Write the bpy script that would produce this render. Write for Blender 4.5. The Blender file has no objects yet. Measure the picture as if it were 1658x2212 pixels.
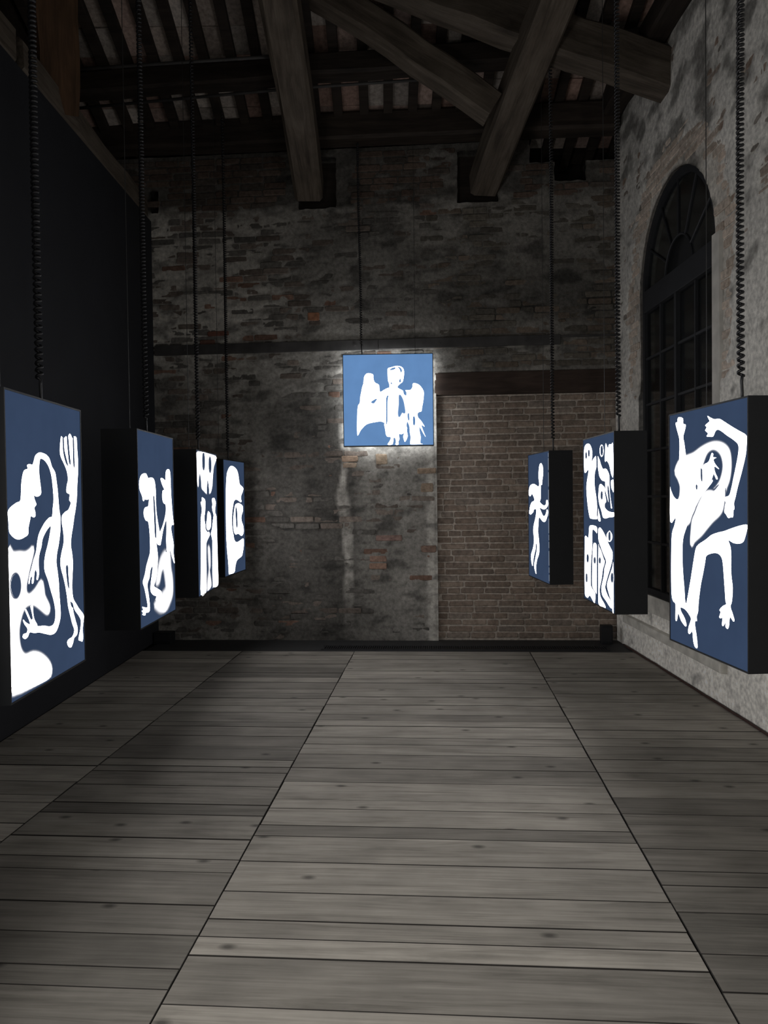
import bpy, bmesh, math, random
from mathutils import Vector, Matrix, noise, geometry

random.seed(7)
scene = bpy.context.scene
C = scene.collection

# ------------------------------------------------------------------ camera
cam_d = bpy.data.cameras.new('camera')
cam_d.sensor_fit = 'VERTICAL'
cam_d.sensor_height = 36.0
cam_d.lens = 36.0 * 1661.0 / 2212.0
cam_d.clip_start = 0.05
cam = bpy.data.objects.new('camera', cam_d)
C.objects.link(cam)
cam.matrix_world = (Matrix.Translation((0, 0, 1.55)) @
                    Matrix.Rotation(math.pi / 2 - math.atan(37 / 1661.0), 4, 'X') @
                    Matrix.Rotation(-0.012, 4, 'Z'))
scene.camera = cam

# ------------------------------------------------------------------ world, light, exposure
world = bpy.data.worlds.new('world')
scene.world = world
world.use_nodes = True
bg = world.node_tree.nodes['Background']
bg.inputs[0].default_value = (0.95, 0.97, 1.0, 1)
bg.inputs[1].default_value = WORLD_STRENGTH = 0.012

# lamps added off frame: stand-ins for each row's next box, and fill behind camera
def area(name, loc, aim, sx, sy, energy, col=(1.0, 0.985, 0.96)):
    la = bpy.data.lights.new(name, 'AREA'); la.shape = 'RECTANGLE'; la.size = sx; la.size_y = sy
    la.energy = energy; la.color = col
    lo = bpy.data.objects.new(name, la); C.objects.link(lo)
    lo.location = loc
    lo.rotation_euler = (Vector(aim) - Vector(loc)).to_track_quat('-Z', 'Y').to_euler()
area('next_box_standin_left', (-1.33, 1.45, 1.40), (0.0, 1.55, 1.38), 0.74, 1.12, 44.0)
area('next_box_standin_right', (1.45, 1.75, 1.40), (0.0, 1.85, 1.38), 0.74, 1.12, 6.0)
area('hall_fill', (-0.5, -1.1, 2.4), (0.5, 4.5, 0.8), 2.4, 1.4, 17.0)

scene.view_settings.view_transform = 'Standard'
scene.view_settings.look = 'None'
scene.view_settings.gamma = 1.0
scene.view_settings.exposure = 0.0
scene.view_settings.use_curve_mapping = False

WHITE = 6.2            # radiance of the lit (unprinted) film of the light boxes

# ------------------------------------------------------------------ helpers
def tag(o, label=None, cat=None, group=None, kind=None):
    if label: o['label'] = label
    if cat: o['category'] = cat
    if group: o['group'] = group
    if kind: o['kind'] = kind
    return o

def mesh(name, verts, faces, mat=None, smooth=False):
    me = bpy.data.meshes.new(name)
    me.from_pydata([tuple(v) for v in verts], [], faces)
    if mat: me.materials.append(mat)
    if smooth:
        me.polygons.foreach_set('use_smooth', [True] * len(me.polygons))
    me.update()
    return me

def link(name, me, parent=None, loc=None, rz=None):
    o = bpy.data.objects.new(name, me)
    C.objects.link(o)
    if parent: o.parent = parent
    if loc is not None: o.location = loc
    if rz is not None: o.rotation_euler = (0, 0, rz)
    return o

class MB:
    """collects shapes that become one mesh"""
    def __init__(self): self.v = []; self.f = []
    def add(self, vs, fs):
        n = len(self.v)
        self.v += [Vector(v) for v in vs]
        self.f += [tuple(i + n for i in f) for f in fs]
    def box(self, a, b, bev=0.0):
        x0, y0, z0 = a; x1, y1, z1 = b
        if bev <= 0:
            self.add([(x0,y0,z0),(x1,y0,z0),(x1,y1,z0),(x0,y1,z0),(x0,y0,z1),(x1,y0,z1),(x1,y1,z1),(x0,y1,z1)],
                     [(0,3,2,1),(4,5,6,7),(0,1,5,4),(1,2,6,5),(2,3,7,6),(3,0,4,7)])
        else:
            bm = bmesh.new()
            vs = [bm.verts.new(p) for p in [(x0,y0,z0),(x1,y0,z0),(x1,y1,z0),(x0,y1,z0),(x0,y0,z1),(x1,y0,z1),(x1,y1,z1),(x0,y1,z1)]]
            for f in [(0,3,2,1),(4,5,6,7),(0,1,5,4),(1,2,6,5),(2,3,7,6),(3,0,4,7)]: bm.faces.new([vs[i] for i in f])
            bmesh.ops.bevel(bm, geom=list(bm.edges), offset=bev, segments=2, affect='EDGES', profile=0.6)
            bm.verts.index_update()
            self.add([v.co.copy() for v in bm.verts], [[v.index for v in f.verts] for f in bm.faces])
            bm.free()
    def tube(self, pts, r, n=6, caps=True):
        pts = [Vector(p) for p in pts]
        rr = r if isinstance(r, (list, tuple)) else [r] * len(pts)
        vs = []; fs = []
        t0 = (pts[1] - pts[0]).normalized()
        up = Vector((0, 0, 1)) if abs(t0.z) < 0.9 else Vector((1, 0, 0))
        nrm = t0.cross(up).normalized()
        for i, p in enumerate(pts):
            t = (pts[min(i+1, len(pts)-1)] - pts[max(i-1, 0)]).normalized()
            nrm = (nrm - t * nrm.dot(t)).normalized()
            b = t.cross(nrm)
            for k in range(n):
                a = 2 * math.pi * k / n
                vs.append(p + (nrm * math.cos(a) + b * math.sin(a)) * rr[i])
        for i in range(len(pts) - 1):
            for k in range(n):
                k2 = (k + 1) % n
                fs.append((i*n+k, i*n+k2, (i+1)*n+k2, (i+1)*n+k))
        if caps:
            fs.append(tuple(range(n - 1, -1, -1)))
            fs.append(tuple((len(pts)-1)*n + k for k in range(n)))
        self.add(vs, fs)
    def build(self, name, mat, parent=None, smooth=False, **kw):
        return link(name, mesh(name, self.v, self.f, mat, smooth), parent, **kw)

def fbm(x, y, z=0.0, o=4):
    s = 0.0; a = 0.5
    for i in range(o):
        s += a * noise.noise(Vector((x, y, z + 7.3 * i)))
        x *= 2.03; y *= 2.03; a *= 0.5
    return s

# ------------------------------------------------------------------ materials
def new_mat(name):
    m = bpy.data.materials.new(name); m.use_nodes = True
    nt = m.node_tree
    return m, nt, nt.nodes, nt.links, nt.nodes['Principled BSDF']

def simple(name, col, rough=0.6, metal=0.0, spec=0.5, var=0.15, scale=8.0, bump=0.0):
    m, nt, N, L, B = new_mat(name)
    tc = N.new('ShaderNodeTexCoord')
    nz = N.new('ShaderNodeTexNoise'); nz.inputs['Scale'].default_value = scale; nz.inputs['Detail'].default_value = 5
    L.new(tc.outputs['Object'], nz.inputs['Vector'])
    rp = N.new('ShaderNodeValToRGB')
    rp.color_ramp.elements[0].position = 0.3; rp.color_ramp.elements[1].position = 0.7
    rp.color_ramp.elements[0].color = tuple(c * (1 - var) for c in col) + (1,)
    rp.color_ramp.elements[1].color = tuple(min(1, c * (1 + var)) for c in col) + (1,)
    L.new(nz.outputs['Fac'], rp.inputs['Fac']); L.new(rp.outputs['Color'], B.inputs['Base Color'])
    B.inputs['Roughness'].default_value = rough; B.inputs['Metallic'].default_value = metal
    B.inputs['Specular IOR Level'].default_value = spec
    if bump:
        bp = N.new('ShaderNodeBump'); bp.inputs['Strength'].default_value = bump; bp.inputs['Distance'].default_value = 0.01
        L.new(nz.outputs['Fac'], bp.inputs['Height']); L.new(bp.outputs['Normal'], B.inputs['Normal'])
    return m

def masonry(name, source):
    """colour comes from the mesh ('attr') or from the object ('obj'); grain, speckle and relief on top"""
    m, nt, N, L, B = new_mat(name)
    if source == 'attr':
        a = N.new('ShaderNodeAttribute'); a.attribute_name = 'tint'; col = a.outputs['Color']
    else:
        a = N.new('ShaderNodeObjectInfo'); col = a.outputs['Color']
    g = N.new('ShaderNodeNewGeometry')
    n1 = N.new('ShaderNodeTexNoise'); n1.inputs['Scale'].default_value = 26; n1.inputs['Detail'].default_value = 8; n1.inputs['Roughness'].default_value = 0.65
    n2 = N.new('ShaderNodeTexNoise'); n2.inputs['Scale'].default_value = 120; n2.inputs['Detail'].default_value = 4
    L.new(g.outputs['Position'], n1.inputs['Vector']); L.new(g.outputs['Position'], n2.inputs['Vector'])
    mr = N.new('ShaderNodeMapRange')
    mr.inputs['From Min'].default_value = 0.3; mr.inputs['From Max'].default_value = 0.7
    mr.inputs['To Min'].default_value = 0.6; mr.inputs['To Max'].default_value = 1.35
    L.new(n1.outputs['Fac'], mr.inputs['Value'])
    mx = N.new('ShaderNodeMix'); mx.data_type = 'RGBA'; mx.blend_type = 'MULTIPLY'; mx.inputs['Factor'].default_value = 1
    L.new(col, mx.inputs['A']); L.new(mr.outputs['Result'], mx.inputs['B'])
    L.new(mx.outputs['Result'], B.inputs['Base Color'])
    B.inputs['Roughness'].default_value = 0.95; B.inputs['Specular IOR Level'].default_value = 0.15
    ad = N.new('ShaderNodeMath'); ad.operation = 'MULTIPLY_ADD'; ad.inputs[1].default_value = 0.4
    L.new(n2.outputs['Fac'], ad.inputs[0]); L.new(n1.outputs['Fac'], ad.inputs[2])
    bp = N.new('ShaderNodeBump'); bp.inputs['Strength'].default_value = 0.55; bp.inputs['Distance'].default_value = 0.012
    L.new(ad.outputs['Value'], bp.inputs['Height']); L.new(bp.outputs['Normal'], B.inputs['Normal'])
    return m

def wood(name, c_dark, c_mid, c_light, stretch=(1.2, 16, 16), knots=True, rough=0.75, var=0.5, tint=False):
    m, nt, N, L, B = new_mat(name)
    tc = N.new('ShaderNodeTexCoord'); oi = N.new('ShaderNodeObjectInfo')
    off = N.new('ShaderNodeVectorMath'); off.operation = 'SCALE'; off.inputs[0].default_value = (37.0, 53.0, 19.0)
    L.new(oi.outputs['Random'], off.inputs['Scale'])
    ad = N.new('ShaderNodeVectorMath'); ad.operation = 'ADD'
    L.new(tc.outputs['Object'], ad.inputs[0]); L.new(off.outputs['Vector'], ad.inputs[1])
    mp = N.new('ShaderNodeMapping'); mp.inputs['Scale'].default_value = stretch
    L.new(ad.outputs['Vector'], mp.inputs['Vector'])
    warp = N.new('ShaderNodeTexNoise'); warp.inputs['Scale'].default_value = 0.55; warp.inputs['Detail'].default_value = 2
    L.new(mp.outputs['Vector'], warp.inputs['Vector'])
    wv = N.new('ShaderNodeVectorMath'); wv.operation = 'MULTIPLY_ADD'; wv.inputs[1].default_value = (0.0, 3.5, 3.5)
    L.new(warp.outputs['Color'], wv.inputs[0]); L.new(mp.outputs['Vector'], wv.inputs[2])
    gr = N.new('ShaderNodeTexNoise'); gr.inputs['Scale'].default_value = 1.6; gr.inputs['Detail'].default_value = 9; gr.inputs['Roughness'].default_value = 0.62
    L.new(wv.outputs['Vector'], gr.inputs['Vector'])
    rp = N.new('ShaderNodeValToRGB')
    e = rp.color_ramp.elements
    e[0].position = 0.28; e[0].color = c_dark + (1,)
    e[1].position = 0.72; e[1].color = c_light + (1,)
    em = e.new(0.48); em.color = c_mid + (1,)
    L.new(gr.outputs['Fac'], rp.inputs['Fac'])
    # fine fibre lines
    fm = N.new('ShaderNodeMapping'); fm.inputs['Scale'].default_value = (2.2, 95, 95)
    L.new(ad.outputs['Vector'], fm.inputs['Vector'])
    fn = N.new('ShaderNodeTexNoise'); fn.inputs['Scale'].default_value = 1.0; fn.inputs['Detail'].default_value = 4
    L.new(fm.outputs['Vector'], fn.inputs['Vector'])
    fr = N.new('ShaderNodeMapRange'); fr.inputs['From Min'].default_value = 0.3; fr.inputs['From Max'].default_value = 0.7
    fr.inputs['To Min'].default_value = 0.84; fr.inputs['To Max'].default_value = 1.12
    L.new(fn.outputs['Fac'], fr.inputs['Value'])
    # each board its own tone
    rn = N.new('ShaderNodeMapRange'); rn.inputs['To Min'].default_value = 1 - var; rn.inputs['To Max'].default_value = 1 + var * 0.45
    L.new(oi.outputs['Random'], rn.inputs['Value'])
    # blotchy stains
    st = N.new('ShaderNodeTexNoise'); st.inputs['Scale'].default_value = 3.2; st.inputs['Detail'].default_value = 6
    L.new(ad.outputs['Vector'], st.inputs['Vector'])
    sr = N.new('ShaderNodeMapRange'); sr.inputs['From Min'].default_value = 0.3; sr.inputs['From Max'].default_value = 0.62
    sr.inputs['To Min'].default_value = 0.80; sr.inputs['To Max'].default_value = 1.08
    L.new(st.outputs['Fac'], sr.inputs['Value'])
    mul = N.new('ShaderNodeMath'); mul.operation = 'MULTIPLY'
    m0 = N.new('ShaderNodeMath'); m0.operation = 'MULTIPLY'
    L.new(rn.outputs['Result'], m0.inputs[0]); L.new(fr.outputs['Result'], m0.inputs[1])
    L.new(m0.outputs['Value'], mul.inputs[0]); L.new(sr.outputs['Result'], mul.inputs[1])
    fac = mul.outputs['Value']
    if tint:
        m3 = N.new('ShaderNodeMath'); m3.operation = 'MULTIPLY'
        sc = N.new('ShaderNodeSeparateColor'); L.new(oi.outputs['Color'], sc.inputs['Color'])
        L.new(fac, m3.inputs[0]); L.new(sc.outputs['Red'], m3.inputs[1]); fac = m3.outputs['Value']
    if knots:
        km = N.new('ShaderNodeMapping'); km.inputs['Scale'].default_value = (3.1, 5.2, 1.0)
        L.new(ad.outputs['Vector'], km.inputs['Vector'])
        vo = N.new('ShaderNodeTexVoronoi'); vo.voronoi_dimensions = '2D'; vo.inputs['Scale'].default_value = 1.0; vo.inputs['Randomness'].default_value = 1
        L.new(km.outputs['Vector'], vo.inputs['Vector'])
        kr = N.new('ShaderNodeMapRange'); kr.inputs['From Min'].default_value = 0.03; kr.inputs['From Max'].default_value = 0.12
        kr.inputs['To Min'].default_value = 0.35; kr.inputs['To Max'].default_value = 1.0
        L.new(vo.outputs['Distance'], kr.inputs['Value'])
        sel = N.new('ShaderNodeSeparateColor'); L.new(vo.outputs['Color'], sel.inputs['Color'])
        gt = N.new('ShaderNodeMath'); gt.operation = 'GREATER_THAN'; gt.inputs[1].default_value = 0.72
        L.new(sel.outputs['Red'], gt.inputs[0])
        mixk = N.new('ShaderNodeMix'); mixk.data_type = 'FLOAT'; mixk.inputs['A'].default_value = 1.0
        L.new(gt.outputs['Value'], mixk.inputs['Factor']); L.new(kr.outputs['Result'], mixk.inputs['B'])
        m2 = N.new('ShaderNodeMath'); m2.operation = 'MULTIPLY'
        L.new(fac, m2.inputs[0]); L.new(mixk.outputs['Result'], m2.inputs[1]); fac = m2.outputs['Value']
    mx = N.new('ShaderNodeMix'); mx.data_type = 'RGBA'; mx.blend_type = 'MULTIPLY'; mx.inputs['Factor'].default_value = 1
    L.new(rp.outputs['Color'], mx.inputs['A']); L.new(fac, mx.inputs['B'])
    L.new(mx.outputs['Result'], B.inputs['Base Color'])
    B.inputs['Roughness'].default_value = rough; B.inputs['Specular IOR Level'].default_value = 0.3
    bp = N.new('ShaderNodeBump'); bp.inputs['Strength'].default_value = 0.25; bp.inputs['Distance'].default_value = 0.004
    L.new(gr.outputs['Fac'], bp.inputs['Height']); L.new(bp.outputs['Normal'], B.inputs['Normal'])
    return m

def film(name, blue, white):
    """backlit film: attribute 'ink' runs from the blue ground (0) to the clear white figure (1)"""
    m, nt, N, L, B = new_mat(name)
    N.remove(B)
    em = N.new('ShaderNodeEmission'); out = N['Material Output']
    at = N.new('ShaderNodeAttribute'); at.attribute_name = 'ink'
    tc = N.new('ShaderNodeTexCoord')
    nz = N.new('ShaderNodeTexNoise'); nz.inputs['Scale'].default_value = 5; nz.inputs['Detail'].default_value = 4
    L.new(tc.outputs['Object'], nz.inputs['Vector'])
    mr = N.new('ShaderNodeMapRange'); mr.inputs['To Min'].default_value = 0.85; mr.inputs['To Max'].default_value = 1.15
    L.new(nz.outputs['Fac'], mr.inputs['Value'])
    b = N.new('ShaderNodeMix'); b.data_type = 'RGBA'; b.blend_type = 'MULTIPLY'; b.inputs['Factor'].default_value = 1
    b.inputs['A'].default_value = blue + (1,)
    L.new(mr.outputs['Result'], b.inputs['B'])
    pw = N.new('ShaderNodeMath'); pw.operation = 'POWER'; pw.inputs[1].default_value = 3.0
    L.new(at.outputs['Fac'], pw.inputs[0])
    mx = N.new('ShaderNodeMix'); mx.data_type = 'RGBA'; mx.clamp_result = False
    L.new(pw.outputs['Value'], mx.inputs['Factor']); L.new(b.outputs['Result'], mx.inputs['A'])
    mx.inputs['B'].default_value = (white, white * 0.985, white * 0.99, 1)
    L.new(mx.outputs['Result'], em.inputs['Color'])
    L.new(em.outputs['Emission'], out.inputs['Surface'])
    return m

M = {}
M['mortar'] = masonry('old plaster and mortar', 'attr')
M['brick_stuff'] = masonry('old brick joined', 'attr')
M['brick'] = masonry('old brick', 'obj')
M['roof_tile'] = masonry('roof terracotta', 'obj')
M['plank'] = wood('weathered larch boards', (0.20, 0.182, 0.156), (0.315, 0.29, 0.252), (0.39, 0.36, 0.315), stretch=(1.0, 13, 13), var=0.16, tint=True)
M['beam'] = wood('old roof timber', (0.045, 0.035, 0.026), (0.105, 0.084, 0.064), (0.175, 0.145, 0.115), stretch=(1.0, 8, 8), knots=False, var=0.3)
M['joist'] = wood('dark roof joist', (0.012, 0.009, 0.007), (0.03, 0.022, 0.017), (0.05, 0.038, 0.03), stretch=(1.0, 8, 8), knots=False, var=0.3)
M['strut'] = wood('orange brown strut', (0.035, 0.018, 0.008), (0.075, 0.038, 0.017), (0.12, 0.062, 0.03), stretch=(1.0, 8, 8), knots=False, var=0.2)
M['lintel'] = wood('dark lintel timber', (0.02, 0.013, 0.01), (0.045, 0.029, 0.022), (0.07, 0.047, 0.036), stretch=(1.0, 7, 7), knots=False, var=0.1)
M['black_wall'] = simple('matt black paint', (0.017, 0.018, 0.022), rough=0.75, spec=0.3, var=0.12, scale=3)
M['board_edge'] = simple('dirty board edge', (0.022, 0.019, 0.016), rough=0.95)
M['subfloor'] = simple('dark floor void', (0.012, 0.011, 0.010), rough=0.95)
M['casing'] = simple('satin black casing', (0.010, 0.011, 0.013), rough=0.5, spec=0.35, var=0.1, scale=12)
M['cable'] = simple('black rubber cable', (0.012, 0.012, 0.014), rough=0.45, spec=0.5)
M['wire'] = simple('thin steel wire', (0.05, 0.05, 0.05), rough=0.5, metal=0.6)
M['steel'] = simple('blackened steel', (0.055, 0.052, 0.050), rough=0.7, metal=0.2, var=0.35, scale=6, bump=0.2)
M['grate'] = simple('black floor grating', (0.020, 0.020, 0.022), rough=0.6, metal=0.3)
M['tray'] = simple('black floor cover', (0.022, 0.022, 0.023), rough=0.7)
M['frame'] = simple('dark window metal', (0.015, 0.016, 0.019), rough=0.65, metal=0.1, var=0.2)
M['pane_backing'] = simple('blackout board', (0.008, 0.008, 0.009), rough=0.9)
M['stone'] = simple('pale sill stone', (0.56, 0.54, 0.49), rough=0.9, var=0.25, scale=9, bump=0.4)
M['jamb'] = simple('pale smooth plaster', (0.50, 0.48, 0.44), rough=0.9, var=0.2, scale=7, bump=0.2)
M['cord'] = simple('dark red cord', (0.045, 0.018, 0.014), rough=0.7)
M['leak'] = film('edge light leak', (0.17, 0.20, 0.26), 1.0)
M['backfilm'] = film('rear diffuser', (5.6, 5.8, 6.0), 3.0)
g, nt, N, L, B = new_mat('window glass'); M['glass'] = g
B.inputs['Base Color'].default_value = (0.75, 0.8, 0.82, 1); B.inputs['Roughness'].default_value = 0.08
B.inputs['Transmission Weight'].default_value = 1.0; B.inputs['IOR'].default_value = 1.45
nz = N.new('ShaderNodeTexNoise'); nz.inputs['Scale'].default_value = 3
bp = N.new('ShaderNodeBump'); bp.inputs['Strength'].default_value = 0.05
L.new(nz.outputs['Fac'], bp.inputs['Height']); L.new(bp.outputs['Normal'], B.inputs['Normal'])
PRINTS = {
 'L1': [
  ('s', [(8,492),(56,473),(130,470),(196,466),(246,472),(286,481),(270,457),(233,421),(208,391),(186,361),(193,333),(235,321),(308,334),(381,358),(404,332),(417,303),(472,264),(468,249),(435,251),(354,278),(282,298),(209,302),(158,290),(119,263),(92,224),(95,181),(121,146),(171,125),(259,122),(355,103),(446,68),(486,35),(453,9),(349,10),(210,18),(62,27),(10,37),(6,106),(6,208),(6,309),(7,390)]),
  ('d', [(128,366),(125,355),(117,345),(105,338),(90,333),(72,333),(54,336),(40,343),(30,352),(24,363),(22,374),(25,386),(33,395),(44,403),(59,407),(77,408),(94,405),(109,398),(120,389),(126,378)]),
  ('w', [(316,781),(337,801),(382,813),(424,814),(481,809),(522,796),(554,768),(595,749),(611,721),(627,681),(636,641),(645,606),(658,582),(655,542),(644,513),(623,479),(599,451),(587,417),(601,381),(615,339),(619,298),(628,256),(630,215),(600,183),(554,162),(490,161),(416,173),(344,186),(273,193),(223,201),(201,190),(174,185),(147,190),(138,197),(152,204),(186,204),(195,217),(164,234),(147,249),(154,251),(182,239),(226,228),(216,244),(185,269),(173,283),(185,283),(206,268),(239,243),(261,244),(252,265),(238,287),(257,290),(269,287),(269,262),(282,239),(311,220),(323,211),(407,203),(472,193),(530,195),(555,216),(557,245),(536,282),(501,320),(464,362),(428,393),(421,421),(438,453),(472,485),(501,518),(520,551),(490,547),(445,531),(405,508),(389,483),(356,452),(350,419),(352,392),(335,372),(319,374),(325,396),(304,407),(292,391),(280,365),(259,365),(266,387),(244,383),(232,366),(221,368),(236,394),(263,419),(288,444),(321,470),(338,502),(360,528),(396,548),(445,569),(503,584),(540,587),(551,613),(566,647),(562,681),(553,715),(537,743),(508,768),(459,787),(406,793),(388,779),(381,746),(390,713),(402,680),(395,667),(362,660),(331,660),(310,664),(319,648),(337,632),(311,621),(322,605),(321,592),(299,588),(267,593),(255,580),(234,554),(229,533),(187,524),(132,519),(81,523),(34,537),(15,550),(12,575),(8,595),(9,614),(45,628),(104,640),(145,646),(156,669),(162,700),(175,726),(198,747),(242,754),(233,765),(263,770),(298,769)]),
  ('w', [(689,882),(707,884),(732,880),(764,889),(791,887),(821,902),(844,898),(865,887),(889,895),(932,892),(938,855),(948,806),(945,757),(929,707),(918,658),(897,615),(869,579),(846,543),(819,507),(806,471),(822,440),(832,403),(825,366),(815,330),(813,294),(829,261),(869,239),(913,216),(986,184),(990,165),(969,129),(972,97),(961,78),(925,85),(897,92),(909,110),(932,133),(942,164),(908,187),(857,210),(818,233),(826,207),(857,172),(886,138),(872,115),(828,108),(809,92),(777,78),(735,87),(718,106),(749,114),(800,117),(832,138),(803,166),(775,200),(745,239),(731,277),(709,320),(680,358),(651,390),(644,419),(662,447),(695,481),(701,505),(691,535),(676,565),(682,587),(730,601),(780,609),(820,634),(795,646),(804,667),(755,676),(767,706),(783,724),(770,754),(730,782),(684,807),(670,832)]),
  ('d', [(713,885),(734,882),(740,835),(791,778),(752,788),(716,828)]),
  ('d', [(775,886),(800,890),(814,838),(831,785),(802,790),(785,837)]),
  ('d', [(868,888),(888,892),(890,841),(891,774),(867,785),(865,840)]),
  ('d', [(718,394),(752,395),(757,359),(766,307),(740,318),(723,361)]),
  ('d', [(774,255),(813,245),(827,225),(790,234)]),
 ],
 'L2': [
  ('m', [(528,300),(591,331),(686,353),(765,347),(862,330),(874,258),(911,207),(928,157),(913,97),(826,56),(693,20),(554,31),(450,52),(365,86),(514,112),(607,128),(703,150),(691,204),(647,259),(585,251),(520,198),(431,193),(465,247)]),
  ('s', [(732,335),(846,336),(850,259),(879,209),(882,149),(825,131),(757,146),(724,208),(696,268)]),
  ('w', [(24,731),(45,757),(88,776),(148,784),(206,784),(235,772),(261,762),(331,766),(395,762),(434,744),(454,706),(457,662),(459,612),(478,561),(510,516),(547,475),(592,468),(614,446),(581,418),(559,397),(478,406),(445,422),(470,371),(485,331),(464,287),(440,238),(394,207),(364,186),(453,167),(554,145),(575,127),(549,104),(488,87),(444,68),(401,72),(398,88),(428,103),(397,111),(421,127),(347,139),(281,160),(264,183),(287,225),(317,262),(333,295),(275,281),(242,240),(200,221),(185,200),(209,160),(232,114),(237,75),(204,63),(137,67),(112,56),(44,66),(60,74),(28,87),(69,88),(43,106),(119,96),(181,94),(157,137),(109,195),(72,224),(81,239),(128,268),(170,308),(227,343),(270,374),(275,434),(265,488),(236,533),(174,542),(130,566),(127,591),(165,609),(241,614),(263,639),(272,656),(237,649),(190,649),(158,651),(137,643),(112,645),(94,666),(69,681),(34,701)]),
  ('w', [(602,764),(637,768),(693,763),(747,756),(753,785),(776,811),(831,821),(886,815),(906,783),(912,724),(924,653),(946,581),(970,532),(985,499),(921,499),(901,473),(942,424),(973,380),(957,344),(975,313),(994,276),(970,278),(906,317),(863,350),(812,344),(759,351),(746,377),(739,418),(753,477),(750,530),(686,502),(627,457),(581,413),(546,414),(565,469),(638,502),(710,547),(744,582),(740,618),(683,627),(649,646),(642,674),(658,697),(706,704),(654,727),(616,749)]),
  ('d', [(381,662),(417,663),(444,551),(453,450),(407,451),(392,551)]),
 ],
 'L3': [
  ('s', [(73,992),(962,989),(937,953),(855,916),(814,878),(772,817),(751,772),(674,724),(574,713),(445,714),(327,732),(234,748),(223,773),(204,814),(158,854),(88,814),(73,763),(43,771),(34,834),(35,925)]),
  ('d', [(393,934),(389,916),(381,900),(370,887),(355,878),(326,874),(297,878),(283,886),(273,898),(267,914),(265,931),(268,949),(276,965),(287,978),(302,986),(331,991),(359,988),(374,980),(384,967),(391,951)]),
  ('d', [(717,918),(714,901),(706,886),(693,874),(677,865),(646,861),(615,865),(600,873),(588,885),(581,899),(579,916),(582,932),(590,947),(603,959),(619,968),(649,972),(680,969),(696,961),(708,950),(715,935)]),
  ('d', [(507,806),(559,772),(579,701),(459,702),(476,767)]),
  ('m', [(473,311),(550,312),(586,265),(583,179),(543,148),(580,93),(617,32),(500,8),(405,12),(426,78),(505,151),(489,214)]),
  ('w', [(215,675),(246,677),(362,659),(366,617),(358,585),(338,559),(312,538),(325,510),(353,482),(371,448),(470,426),(523,429),(574,407),(518,388),(441,369),(391,349),(375,306),(377,194),(365,83),(333,4),(94,6),(103,160),(129,320),(137,479),(157,542),(194,573),(195,610),(152,642),(207,651)]),
  ('w', [(714,665),(816,672),(868,663),(919,634),(890,607),(877,561),(938,530),(948,448),(962,301),(971,151),(969,8),(692,11),(683,21),(679,172),(691,287),(705,344),(666,386),(628,410),(688,441),(729,485),(770,523),(791,546),(739,576),(713,604),(733,626)]),
  ('w', [(498,575),(547,573),(626,550),(647,505),(623,461),(542,441),(468,441),(414,458),(404,491),(443,522),(455,549)]),
 ],
 'L4': [
  ('w', [(141,868),(201,913),(277,943),(361,955),(487,951),(621,928),(691,891),(729,837),(770,796),(887,776),(947,758),(903,724),(836,696),(813,667),(846,640),(791,632),(672,649),(555,658),(459,641),(415,601),(372,554),(347,486),(354,417),(409,347),(456,296),(574,272),(736,281),(881,294),(925,281),(922,230),(875,174),(809,134),(659,120),(548,103),(481,63),(430,10),(206,8),(167,18),(148,116),(106,221),(79,357),(84,557),(101,752)]),
  ('w', [(595,620),(698,623),(837,609),(905,589),(902,548),(826,506),(824,463),(909,411),(928,354),(865,325),(777,325),(648,347),(526,343),(446,368),(410,423),(415,491),(460,552),(511,605)]),
  ('d', [(559,602),(614,551),(626,481),(622,411),(555,409),(535,483),(523,552)]),
 ],
 'R3': [
  ('w', [(543,746),(494,739),(380,753),(257,762),(113,752),(47,728),(23,700),(28,671),(95,661),(192,679),(301,644),(282,622),(180,614),(97,586),(62,557),(33,522),(100,510),(172,519),(253,535),(273,553),(398,555),(382,511),(315,459),(265,424),(238,378),(271,326),(270,285),(211,231),(118,180),(118,139),(158,95),(202,93),(228,139),(280,188),(343,231),(353,277),(411,273),(407,227),(341,167),(287,118),(270,89),(309,57),(349,37),(376,39),(360,88),(426,155),(516,204),(532,266),(508,327),(477,383),(500,445),(531,495),(673,471),(754,463),(830,470),(885,493),(941,528),(942,553),(898,562),(869,540),(817,515),(728,509),(621,545),(570,570),(725,561),(846,567),(956,597),(943,629),(876,631),(861,604),(804,591),(717,593),(575,617),(614,645),(627,744),(682,752),(697,786),(736,834),(728,887),(672,915),(622,919),(567,905),(536,863),(523,814),(553,768)]),
 ],
 'R2': [
  ('w', [(26,923),(50,957),(113,971),(183,972),(251,961),(305,933),(319,899),(302,859),(370,875),(425,885),(448,881),(451,820),(404,788),(389,732),(408,687),(445,642),(472,587),(464,533),(476,511),(266,509),(215,520),(169,565),(132,622),(109,691),(127,737),(178,788),(180,812),(87,795),(38,799),(23,852)]),
  ('w', [(512,818),(506,876),(514,882),(567,859),(609,830),(669,805),(744,805),(803,794),(859,764),(864,718),(878,660),(910,614),(933,581),(904,583),(857,600),(793,641),(755,673),(738,715),(727,733),(642,738),(561,763),(534,790)]),
  ('w', [(544,701),(583,718),(636,714),(728,693),(725,662),(764,620),(722,604),(722,582),(821,563),(929,558),(992,557),(992,535),(849,528),(745,520),(661,526),(622,557),(553,599),(521,642)]),
  ('w', [(514,568),(514,573),(590,505),(510,507)]),
  ('w', [(697,908),(693,897),(682,887),(666,880),(648,877),(634,876),(620,878),(602,883),(586,892),(576,903),(573,914),(577,926),(589,935),(605,943),(624,946),(638,947),(652,945),(669,939),(685,931),(694,920)]),
  ('d', [(675,910),(674,904),(670,898),(665,894),(658,890),(640,889),(622,892),(616,896),(611,901),(609,907),(608,914),(609,920),(613,926),(618,931),(625,934),(643,935),(661,932),(667,928),(672,923),(674,917)]),
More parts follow.
